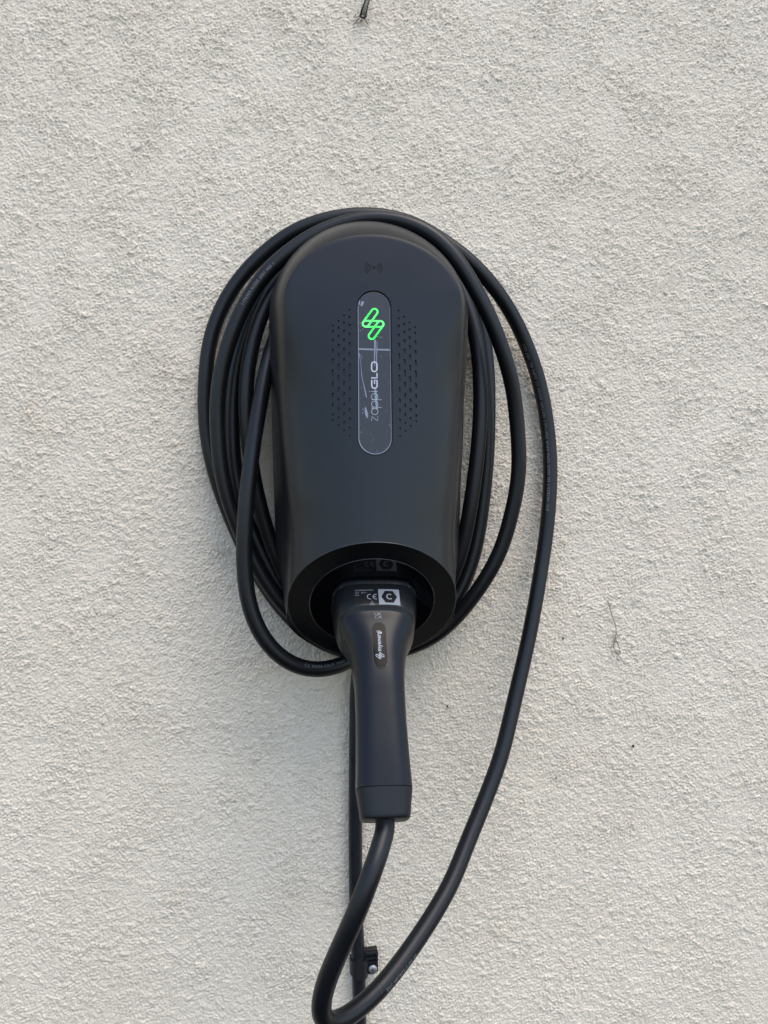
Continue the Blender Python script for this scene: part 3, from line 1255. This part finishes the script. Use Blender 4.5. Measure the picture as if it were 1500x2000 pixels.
# CE
sCE = plug_s(1165.5)
x1, x2 = plug_x(722, sCE), plug_x(733.5, sCE)
plug_strokes('lettering', [(s_arc(x1 + .0006, sCE, .0027, .0027, 80, 280), False), (s_arc(x2 + .0006, sCE, .0027, .0027, 80, 280), False),
                           ([(x2 - .0020, sCE), (x2 + .0005, sCE)], False)], 0.0007, M['label'], 0.0002)
s3 = plug_s(1178)
x3 = plug_x(727, s3)
plug_strokes('lettering', [([(x3 - .0022, s3 + .0018), (x3 + .0022, s3 + .0018), (x3, s3 - .0022)], True), ([(x3 - .0008, s3 + .0012), (x3, s3 - .0002), (x3 + .0008, s3 + .0012)], False)], 0.00055, M['label'], 0.0002)
sr = plug_s(1154)
plug_text('lettering', "VFC05DEU32P1", plug_x(693, sr), sr, 0.0024, M['label'], sx=1.0)
sr = plug_s(1158.5)
plug_text('lettering', "32A   250V ~", plug_x(693.5, sr), sr, 0.0020, M['label'], sx=1.0)
sr = plug_s(1163)
plug_text('lettering', "IP54", plug_x(693.5, sr), sr, 0.0020, M['label'])
sr = plug_s(1202)
plug_text('lettering', "UK", plug_x(731, sr), sr, 0.0041, M['label'], sx=1.1)
sr = plug_s(1208.2)
plug_text('lettering', "CA", plug_x(731.5, sr), sr, 0.0041, M['label'], sx=1.1)
# badge
s0, s1 = plug_s(1216), plug_s(1305)
bx = plug_x(741.5, (s0 + s1) / 2)
bhw, bhl = 0.0058, (s1 - s0) / 2
bsc = (s0 + s1) / 2
oo = stadium(bhw, bhl, 12)
ii = stadium(bhw - 0.0003, bhl - 0.0003, 12)


def badge_h(x, s): return 0.0005 + max(0, 0)


V, F = [], []
k = len(oo)
for lst, h in ((oo, -0.0003), (oo, 0.00035), (ii, 0.0006)):
    for x, y in lst: V.append(on_plug(bx + x, bsc - y, h))
for lv in range(2):
    for i in range(k):
        j = (i + 1) % k
        F.append((lv * k + i, lv * k + j, (lv + 1) * k + j, (lv + 1) * k + i))
half = k // 2
# top filled in strips between mirrored outline points
for i in range(half - 1):
    F.append((2 * k + i, 2 * k + i + 1, 2 * k + half - 2 - i, 2 * k + half - 1 - i)) if False else None
top_i = [2 * k + i for i in range(k)]
# upper arc 0..half-1 runs right -> left, lower arc half..k-1 runs left -> right
up_, lo_ = top_i[:half], top_i[half:]
rows = 24
Vn = len(V)
grid_rows = []
for r_ in range(rows + 1):
    y = (bhl - 0.0004) * (1 - 2 * r_ / rows)
    over = max(0.0, abs(y) - (bhl - bhw))
    wx = math.sqrt(max(1e-8, (bhw - 0.0003) ** 2 - over ** 2)) if over < bhw - 0.0003 else 0.0002
    grid_rows.append([len(V) + q for q in range(5)])
    for q in range(5):
        x = wx * (-1 + q / 2)
        V.append(on_plug(bx + x, bsc - y, 0.0006))
for r_ in range(rows):
    for q in range(4):
        F.append((grid_rows[r_][q], grid_rows[r_ + 1][q], grid_rows[r_ + 1][q + 1], grid_rows[r_][q + 1]))
obj('badge', mesh('badge', V, F, smooth=True), M['badge'], plug)
V, F = tube([on_plug(bx + x * 1.0, bsc - y, 0.00035) for x, y in oo], 0.00030, 6, closed=True)
obj('badge_rim', mesh('badge_rim', V, F), M['lip'], plug)
bm = text_bm("myenergi", 0.0052)
split_long(bm, 0.0015)
sT = plug_s(1273)
xw = max(v.co.x for v in bm.verts)
LT = plug_s(1273) - plug_s(1233)
for v in bm.verts:
    v.co = on_plug(bx + 0.0011 - v.co.y, sT - v.co.x * LT / xw, 0.00075)
flat_part('lettering', bm, M['white'], plug)
bm = bmesh.new()
sM = plug_s(1281.5)
# the small mark beside the name: the same three capsules, turned with the lettering
ps = 0.0000915


def small_mark(px, py):
    u, v = (px - 734) * ps * 1.15, (630 - py) * ps * 1.15
    return (u, v)


for q, (c0, c1) in enumerate((((737.0, 605.0), (719.5, 630.0)), ((719.5, 630.0), (748.5, 630.0)), ((748.5, 630.0), (731.0, 655.0)))):
    cp_ = capsule(small_mark(*c0), small_mark(*c1), 6.4 * ps * 1.15, 6)
    pts = [(bx - 0.0002 - v_, sM - u_) for u_, v_ in cp_]
    ribbon(bm, pts, 0.00034, lambda x, y, n: on_plug(x, y, n), 0.00075 + q * 0.00004, True)
flat_part('small_mark', bm, M['white'], plug)

# ------------------------------------------------------------------ supply cable down the wall, cleat, screw
sup = [(728, 1225, .014), (712, 1260, .0125), (699, 1300, .011), (696, 1340, .0095), (695.5, 1420, .0090), (694.5, 1520, .0090), (694, 1600, .0090), (694.5, 1700, .0090), (695.5, 1780, .0090), (698, 1840, .0090), (701, 1900, .0090),
       (702, 1960, .0090), (702.5, 2040, .0090), (703, 2140, .0090), (703, 2300, .0090), (703, 2700, .0090)]
SP = resample([at(*q) for q in sup], 0.004)
V, F = [], []
# twin-core sheath: two soft ridges along its front
seg = 32
for q in SP:
    for k in range(seg):
        a = 2 * math.pi * k / seg
        r = 0.0066 + 0.0003 * math.cos(4 * (a + math.pi / 2)) - 0.0003 * math.exp(-((a - 1.5 * math.pi) / 0.22) ** 2)
        V.append((q[0] + r * math.cos(a), q[1] + 0.92 * r * math.sin(a), q[2]))
for i in range(len(SP) - 1):
    for k in range(seg):
        F.append((i * seg + k, i * seg + (k + 1) % seg, (i + 1) * seg + (k + 1) % seg, (i + 1) * seg + k))
supply = obj('supply_cable', mesh('supply_cable', V, F), M['supply'])
tag(supply, 'glossy black supply cable running straight down the wall behind the plug', 'cable')

cc = at(701, 1882, 0.008)
cleat = empty('cable_cleat', (cc.x, 0, cc.z))
tag(cleat, 'black plastic cable cleat screwed to the wall over the supply cable', 'clip')


def kpart(name, me, mt, parent=cleat):
    return obj(name, me, mt, parent)


# saddle band over the cable
bm = bmesh.new()
zb0, zb1 = -0.0118, 0.0060
n = 18
for (r0, r1) in ((0.0072, 0.0092),):
    ov, iv = [], []
    for i in range(n + 1):
        a = math.pi * i / n
        ov.append((-r1 * math.cos(a), 0.0085 + (r1) * math.sin(a)))
        iv.append((-r0 * math.cos(a), 0.0085 + (r0) * math.sin(a)))
    ov = [(-r1, 0.001)] + ov + [(r1, 0.001)]
    iv = [(-r0, 0.001)] + iv + [(r0, 0.001)]
    outl = ov + iv[::-1]
    vo_, vl = [], []
    for x, d in outl:
        # lower edge slopes up to the left, as moulded
        vo_.append(bm.verts.new((x, -d, zb0 + (0.003 if x < -0.006 else 0.0))))
        vl.append(bm.verts.new((x, -d, zb1)))
    kk = len(outl)
    for i in range(kk):
        j = (i + 1) % kk
        bm.faces.new((vo_[i], vo_[j], vl[j], vl[i]))
    h2 = len(ov)
    for i in range(h2 - 1):
        bm.faces.new((vo_[i + 1], vo_[i], vo_[kk - 1 - i], vo_[kk - 2 - i]))
        bm.faces.new((vl[i], vl[i + 1], vl[kk - 2 - i], vl[kk - 1 - i]))
kpart('saddle', bm_mesh('saddle', bm, angle=35), M['clip'])
# block beside it, with three ribs over a recess
bx0, bx1 = 0.0060, 0.0188
bm = bmesh.new()
pl = [(bx0, 0.0125), (bx1 - 0.0012, 0.0135), (bx1, 0.0122), (bx1 + 0.0006, -0.0078), (bx1 - 0.0008, -0.0094), (bx0, -0.0118)]
pl = [(x, y) for x, y in pl][::-1]
prism_bm(bm, pl, lambda x, y, nn: Vector((x, -nn, y)), 0.0008, 0.0085)
kpart('block', bm_mesh('block', bm, smooth=False), M['clip'])


def boxbm(bm, x0, x1, d0, d1, z0, z1, skew=0.0):
    vs = [bm.verts.new((x, -d, z + (skew if x == x1 else 0))) for z in (z0, z1) for d in (d0, d1) for x in (x0, x1)]
    for f in ((0, 1, 3, 2), (4, 6, 7, 5), (0, 4, 5, 1), (2, 3, 7, 6), (0, 2, 6, 4), (1, 5, 7, 3)):
        bm.faces.new([vs[i] for i in f])


for z0 in (0.0112, 0.0066, 0.0022):
    bm = bmesh.new()
    boxbm(bm, bx0 + 0.0004, bx1 - 0.0010, 0.0080, 0.0118, z0 - 0.0008, z0 + 0.0008, 0.0006)
    kpart('rib', bm_mesh('rib', bm, smooth=False), M['clip'])
for (x0, x1) in ((bx1 - 0.0012, bx1 + 0.0002),):
    bm = bmesh.new()
    boxbm(bm, x0, x1, 0.0080, 0.0120, 0.0006, 0.0122)
    kpart('flange', bm_mesh('flange', bm, smooth=False), M['clip'])
bm = bmesh.new()
boxbm(bm, bx0 - 0.0004, bx1 - 0.0012, 0.0080, 0.0104, -0.0098, -0.0006, 0.0012)
kpart('screw_pad', bm_mesh('screw_pad', bm, smooth=False), M['clip'])
# pan-head screw
prof_s = [(0.0, 0.0128), (0.0018, 0.01278), (0.0034, 0.0126), (0.0042, 0.0122), (0.0046, 0.0114), (0.0046, 0.0100)]
bm = bmesh.new()
rings = []
for r, d in prof_s[1:]:
    rings.append([bm.verts.new((r * math.cos(2 * math.pi * i / 24), -d, r * math.sin(2 * math.pi * i / 24))) for i in range(24)])
top = bm.verts.new((0, -prof_s[0][1], 0))
for i in range(24):
    bm.faces.new((top, rings[0][i], rings[0][(i + 1) % 24]))
    for q in range(len(rings) - 1):
        bm.faces.new((rings[q][i], rings[q + 1][i], rings[q + 1][(i + 1) % 24], rings[q][(i + 1) % 24]))
screw = kpart('screw', bm_mesh('screw', bm, angle=60), M['zinc'])
screw.location = (0.0137, 0, -0.0048)
bm = bmesh.new()
boxbm(bm, -0.0015, 0.0015, 0.0122, 0.0130, -0.0003, 0.0003)
boxbm(bm, -0.0003, 0.0003, 0.0122, 0.01305, -0.0015, 0.0015)
o = obj('cross_recess', bm_mesh('cross_recess', bm, smooth=False), M['husk_dark'], screw)
o.rotation_euler = (0, R(25), 0)


# ------------------------------------------------------------------ little things stuck to the wall
def catmull(pts, n=8):
    P = [Vector(q) for q in pts]
    P = [P[0] * 2 - P[1]] + P + [P[-1] * 2 - P[-2]]
    out = []
    for i in range(1, len(P) - 2):
        for k in range(n):
            t_ = k / n
            a, b_, c_, d_ = P[i - 1], P[i], P[i + 1], P[i + 2]
            out.append(0.5 * ((2 * b_) + (c_ - a) * t_ + (2 * a - 5 * b_ + 4 * c_ - d_) * t_ ** 2 + (3 * b_ - a - 3 * c_ + d_) * t_ ** 3))
    out.append(P[-2])
    return out


hk = empty('insect_husk', at(708, 37, 0.002))
tag(hk, 'small dried insect husk stuck to the wall at the top edge', 'husk')
inv = Matrix.Translation(hk.location).inverted()
left_rail = catmull([at(704, 33, .004), at(705.5, 24, .007), at(709, 14, .009), at(713, 3, .010), at(716, -10, .010), at(720, -24, .007)])
right_rail = catmull([at(714, 33, .004), at(716, 24, .007), at(718, 14, .009), at(721, 3, .010), at(724, -10, .010), at(725, -24, .007)])
V, F = [], []
nl = len(left_rail)
for i in range(nl):
    for q in range(7):
        f = q / 6
        pnt = left_rail[i].lerp(right_rail[i], f)
        pnt.y -= 0.0022 * math.sin(math.pi * f) + 0.0004 * math.sin(i * 1.7 + q)
        V.append(pnt)
for i in range(nl - 1):
    for q in range(6):
        F.append((i * 7 + q, i * 7 + q + 1, (i + 1) * 7 + q + 1, (i + 1) * 7 + q))
o = obj('wing_case', mesh('wing_case', V, F), M['husk'], hk)
o.matrix_parent_inverse = inv
for rail, rr in ((left_rail, 0.0009), (right_rail, 0.0005)):
    V, F = tube([q - Vector((0, 0.0004, 0)) for q in rail], rr, 6)
    o = obj('rib', mesh('rib', V, F), M['husk_dark'], hk)
    o.matrix_parent_inverse = inv
V, F = tube(catmull([at(703, 30, .004), at(706, 33.5, .006), at(710, 34.5, .007), at(715.5, 31, .006)]), [0.0011] * 25, 7)
o = obj('head', mesh('head', V, F), M['husk_dark'], hk)
o.matrix_parent_inverse = inv
for pts in ([at(704, 33, .004), at(698, 39, .003), at(690, 49, .0015)], [at(703, 32, .004), at(697, 33.5, .003), at(690, 33, .0015)], [at(712, 36, .004), at(716, 43, .003), at(718, 47, .0015)]):
    V, F = tube(catmull(pts, 5), 0.00035, 5)
    o = obj('leg', mesh('leg', V, F), M['husk_dark'], hk)
    o.matrix_parent_inverse = inv

cw = empty('cobweb_thread', at(1207, 1280, 0.0015))
tag(cw, 'thin dirty cobweb thread ending in a small loop, right of the cable', 'cobweb')
inv = Matrix.Translation(cw.location).inverted()
for pts, rr in (([(1187, 1172, .001), (1192, 1190, .0025), (1197, 1207, .003), (1202, 1222, .0035), (1203.5, 1236, .0035), (1201.5, 1250, .003), (1198.5, 1262, .003), (1203, 1273, .003), (1209, 1280, .0025)], 0.00036),
                ([(1202, 1240, .003), (1206, 1256, .0035), (1210, 1268, .003), (1211, 1275, .003), (1208, 1280, .0025)], 0.00030),
                ([(1202.5, 1235, .003), (1207, 1242, .002), (1213, 1247, .001)], 0.00016),
                ([(1201, 1247, .003), (1196, 1260, .002), (1192, 1266, .001)], 0.00018)):
    V, F = tube(catmull([at(*q) for q in pts], 5), rr, 5)
    o = obj('strand', mesh('strand', V, F), M['thread'], cw)
    o.matrix_parent_inverse = inv


def speck(px, py, r, label):
    bm = bmesh.new()
    bmesh.ops.create_icosphere(bm, subdivisions=2, radius=r)
    for v in bm.verts:
        v.co *= 1 + 0.25 * math.sin(v.co.x * 4000 + px) * math.cos(v.co.z * 3500)
        v.co.y *= 0.6
        v.co.z *= 1.25
    o = obj('dirt_speck', bm_mesh('dirt_speck', bm), M['soil'])
    o.location = at(px, py, 0.0012)
    tag(o, label, 'speck', 'dirt specks on the wall')


speck(1100, 1247, 0.0009, 'tiny black dirt speck between the cable and the cobweb thread')
speck(1237, 1457, 0.0012, 'black dirt speck low on the wall, furthest right')
speck(874, 1379, 0.0009, 'tiny black dirt speck between the plug handle and the hanging cable')
